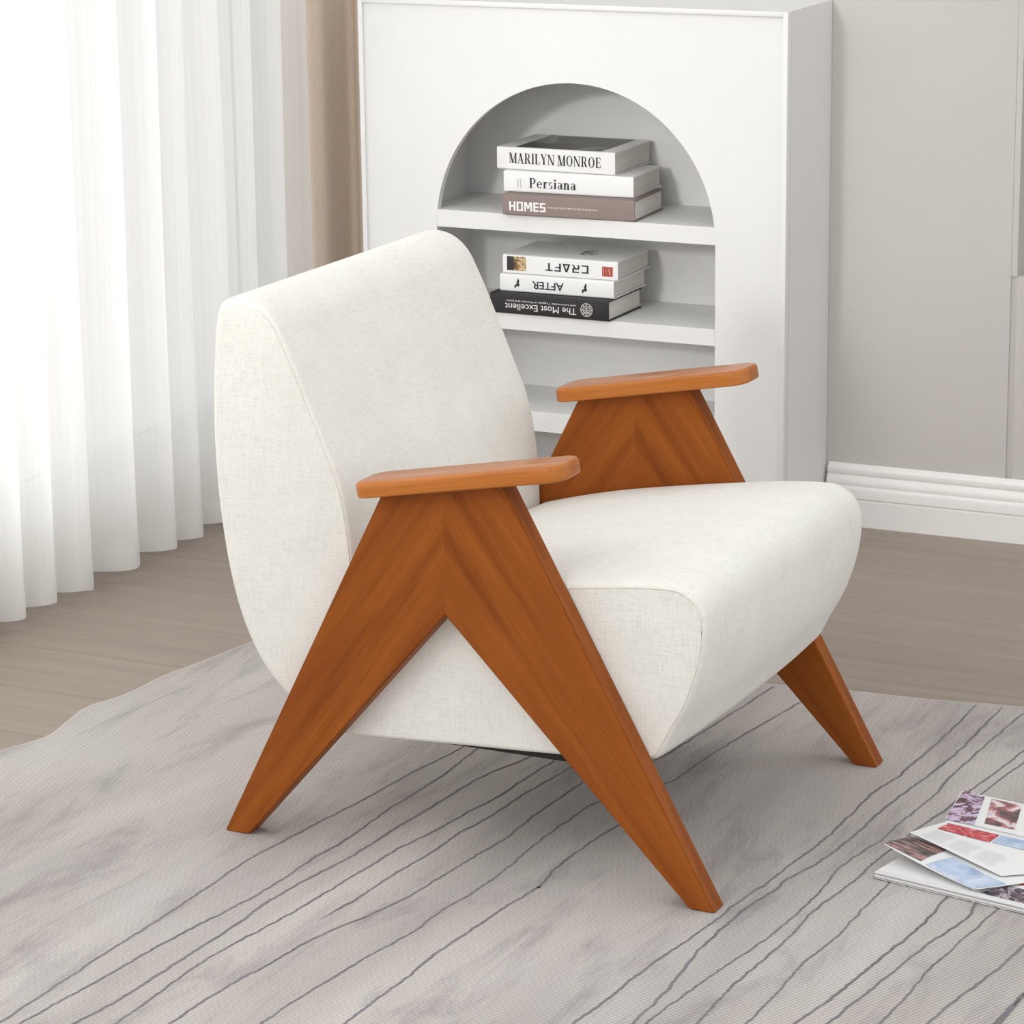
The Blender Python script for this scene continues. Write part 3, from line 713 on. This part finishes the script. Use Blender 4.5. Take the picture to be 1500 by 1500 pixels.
def leg(poly, ang, y0):
    """polygon in chair (x,z); ang = grain direction; built in a frame whose x axis runs along the grain"""
    c, s = math.cos(ang), math.sin(ang); o = Vector(poly[0])
    L = [((p[0] - o.x) * c + (p[1] - o.y) * s, -(p[0] - o.x) * s + (p[1] - o.y) * c) for p in poly]
    bm = prism(bmesh.new(), L, 'y', 0, CT)
    return bm, (o.x, y0, o.y), (0, -ang, 0)
top = .008
Fp, Gp = (.271, .531), (.464, .565)
rear = [(0, 0), (.0393, 0), (.37, .374), (.37, .5485 + top), (Fp[0] + .003, Fp[1] + top - .002)]
front = [(.37, .374), (.7381, 0), (.7755, 0), (Gp[0] - .003, Gp[1] + top - .002), (.37, .5485 + top)]
for y in (0, CW - CT):
    for P, a in ((rear, math.atan2(.45, .345)), (front, math.atan2(-.45, .335))):
        bm, loc, rot = leg(P, a, y)
        edges = [e for e in bm.edges if not (abs((e.verts[0].co - e.verts[1].co).y) > .01 and False)]
        mit = Vector((.37, .5)); c, s = math.cos(a), math.sin(a); o = Vector(P[0])
        def wx(v): return o.x + v.co.x * c - v.co.z * s
        edges = [e for e in bm.edges if not all(abs(wx(v) - .37) < 1e-4 for v in e.verts)]
        bmesh.ops.bevel(bm, geom=edges, offset=.0016, segments=2, affect='EDGES', clamp_overlap=True)
        obj('leg', bm, M['wood'], chair, 40, loc, rot)
# armrests: thin boards with rounded corners and softened edges, tilted up to the front
tilt = math.atan(.178)
def armrest(yc):
    Lh, Wd, th = .326, .080, .0225; pts = []
    for cx, cy, rr, a0 in ((Lh - .026, Wd / 2 - .026, .026, 0), (.026, Wd / 2 - .026, .026, 90), (.020, -Wd / 2 + .020, .020, 180), (Lh - .026, -Wd / 2 + .026, .026, 270)):
        pts += [(cx + rr * math.cos(math.radians(a0 + q * 15)), cy + rr * math.sin(math.radians(a0 + q * 15))) for q in range(7)]
    bm = prism(bmesh.new(), pts, 'z', 0, th)
    tops = [e for e in bm.edges if all(v.co.z > th - 1e-5 for v in e.verts)]; bots = [e for e in bm.edges if all(v.co.z < 1e-5 for v in e.verts)]
    bmesh.ops.bevel(bm, geom=tops, offset=.006, segments=4, affect='EDGES', profile=.5)
    bots = [e for e in bm.edges if all(v.co.z < 1e-5 for v in e.verts)]
    bmesh.ops.bevel(bm, geom=bots, offset=.003, segments=2, affect='EDGES', profile=.5)
    x0 = .241; z0 = .565 + .178 * (x0 - .464) + .006
    return obj('armrest', bm, M['wood_arm'], chair, 50, (x0, yc, z0), (0, -tilt, 0))
armrest(.0175); armrest(CW - .0165)

# ------------------------------------------------------------------ open magazine on the rug
mg = tag(empty('magazine', (.931, .198, .0003), -.19), 'open glossy magazine with curled pages on the rug', 'magazine')
def sheet(name, corners, hf, mat, parent, n=14, m=10, lift=0, thick=.0004):
    """quad sheet over corners (a,b) ordered 00,10,11,01; height hf(a,b)"""
    bm = bmesh.new(); (p0, p1, p2, p3) = [Vector(c) for c in corners]
    g = [[None] * (m + 1) for _ in range(n + 1)]
    for i in range(n + 1):
        for j in range(m + 1):
            u, v = i / n, j / m
            q = (p0 * (1 - u) + p1 * u) * (1 - v) + (p3 * (1 - u) + p2 * u) * v
            g[i][j] = bm.verts.new((q.x, q.y, hf(q.x, q.y) + lift))
    for i in range(n):
        for j in range(m): bm.faces.new((g[i][j], g[i + 1][j], g[i + 1][j + 1], g[i][j + 1]))
    o = obj(name, bm, mat, parent, 180)
    return o
BT = .0135
# near page block: fanned edges
blk = bmesh.new(); prev = 0
for k in range(9):
    d = .0022 * math.sin(k * 1.9); bx(blk, .001 + d + k * .0004, .33, .001 + d, .222, k * .0015, k * .0015 + .0014)
obj('near_pages', blk, M['paper'], mg)
box('cover', -.001, .33, -.001, .222, -.0002, .0, M['photo_dark'], mg)
# far page block, a little higher, its near edge rising at the fold
blk = bmesh.new()
for k in range(9):
    e = k * .0005
    prism(blk, [(-.010 - e * .3, .221 + e), (.33, .221 + e), (.33, .346 - e), (-.045 - e * .3, .347 - e)], 'z', k * .0019, k * .0019 + .0018)
obj('far_pages', blk, M['paper'], mg)
FT = 8 * .0019 + .0018
# curled loose pages over the near block (built as thin curved sheets)
def h_low(a, b): return BT + .002 + .016 * max(0, 1 - a / .15) ** 1.3 * max(0, 1 - abs(b - .05) / .13) + .006 * max(0, 1 - b / .2) * max(0, 1 - a / .3)
def h_top(a, b): return BT + .0045 + .017 * max(0, 1 - a / .17) ** 1.2 * max(0, 1 - abs(b - .07) / .16) + .006 * max(0, 1 - b / .2) * max(0, 1 - a / .3)
sheet('loose_page', [(-.008, .041), (.157, .0), (.30, .212), (-.002, .212)], h_low, M['paper'], mg, 18, 12)
sheet('page_photo', [(-.007, .043), (.056, .032), (.060, .100), (-.004, .108)], h_low, M['photo_brown'], mg, 8, 6, .0006)
sheet('page_photo', [(.066, .028), (.155, .002), (.182, .045), (.080, .080)], h_low, M['photo_blue'], mg, 8, 6, .0006)
sheet('loose_page', [(-.004, .106), (.165, .062), (.30, .214), (.0, .214)], h_top, M['paper'], mg, 18, 12)
sheet('page_photo', [(.012, .160), (.093, .163), (.089, .203), (.008, .200)], h_top, M['photo_red'], mg, 8, 6, .0007)
sheet('page_photo', [(.095, .166), (.150, .170), (.150, .206), (.092, .204)], h_top, M['photo_blue'], mg, 8, 6, .0007)
random.seed(2)
bm = bmesh.new()
for c0 in (.012, .058, .104):
    for r in range(11):
        b0 = .110 + r * .0042 - (c0 - .012) * .20
        wd = .040 - random.random() * .006
        for q in range(6):
            aa, ab = c0 + wd * q / 6, c0 + wd * (q + 1) / 6
            bm.faces.new([bm.verts.new((a, b, h_top(a, b) + .0007)) for a, b in ((aa, b0 - (aa - c0) * .2), (ab, b0 - (ab - c0) * .2), (ab, b0 - (ab - c0) * .2 + .0009), (aa, b0 - (aa - c0) * .2 + .0009))])
obj('text_lines', bm, M['text_grey'], mg)['kind'] = 'stuff'
# photographs on the near block at the right and on the far page
hb = lambda a, b: BT + .0003
sheet('page_photo', [(.160, .004), (.235, .004), (.245, .050), (.184, .050)], hb, M['photo_dark'], mg, 4, 4)
sheet('page_photo', [(.190, .062), (.26, .062), (.262, .082), (.20, .082)], hb, M['photo_coral'], mg, 4, 4, .0002)
hf = lambda a, b: FT + .0003
sheet('page_photo', [(-.010, .222), (.037, .224), (-.006, .338), (-.045, .345)], hf, M['photo_violet'], mg, 4, 4)
sheet('page_photo', [(.046, .238), (.094, .240), (.056, .336), (.006, .336)], hf, M['photo_crowd'], mg, 4, 4)
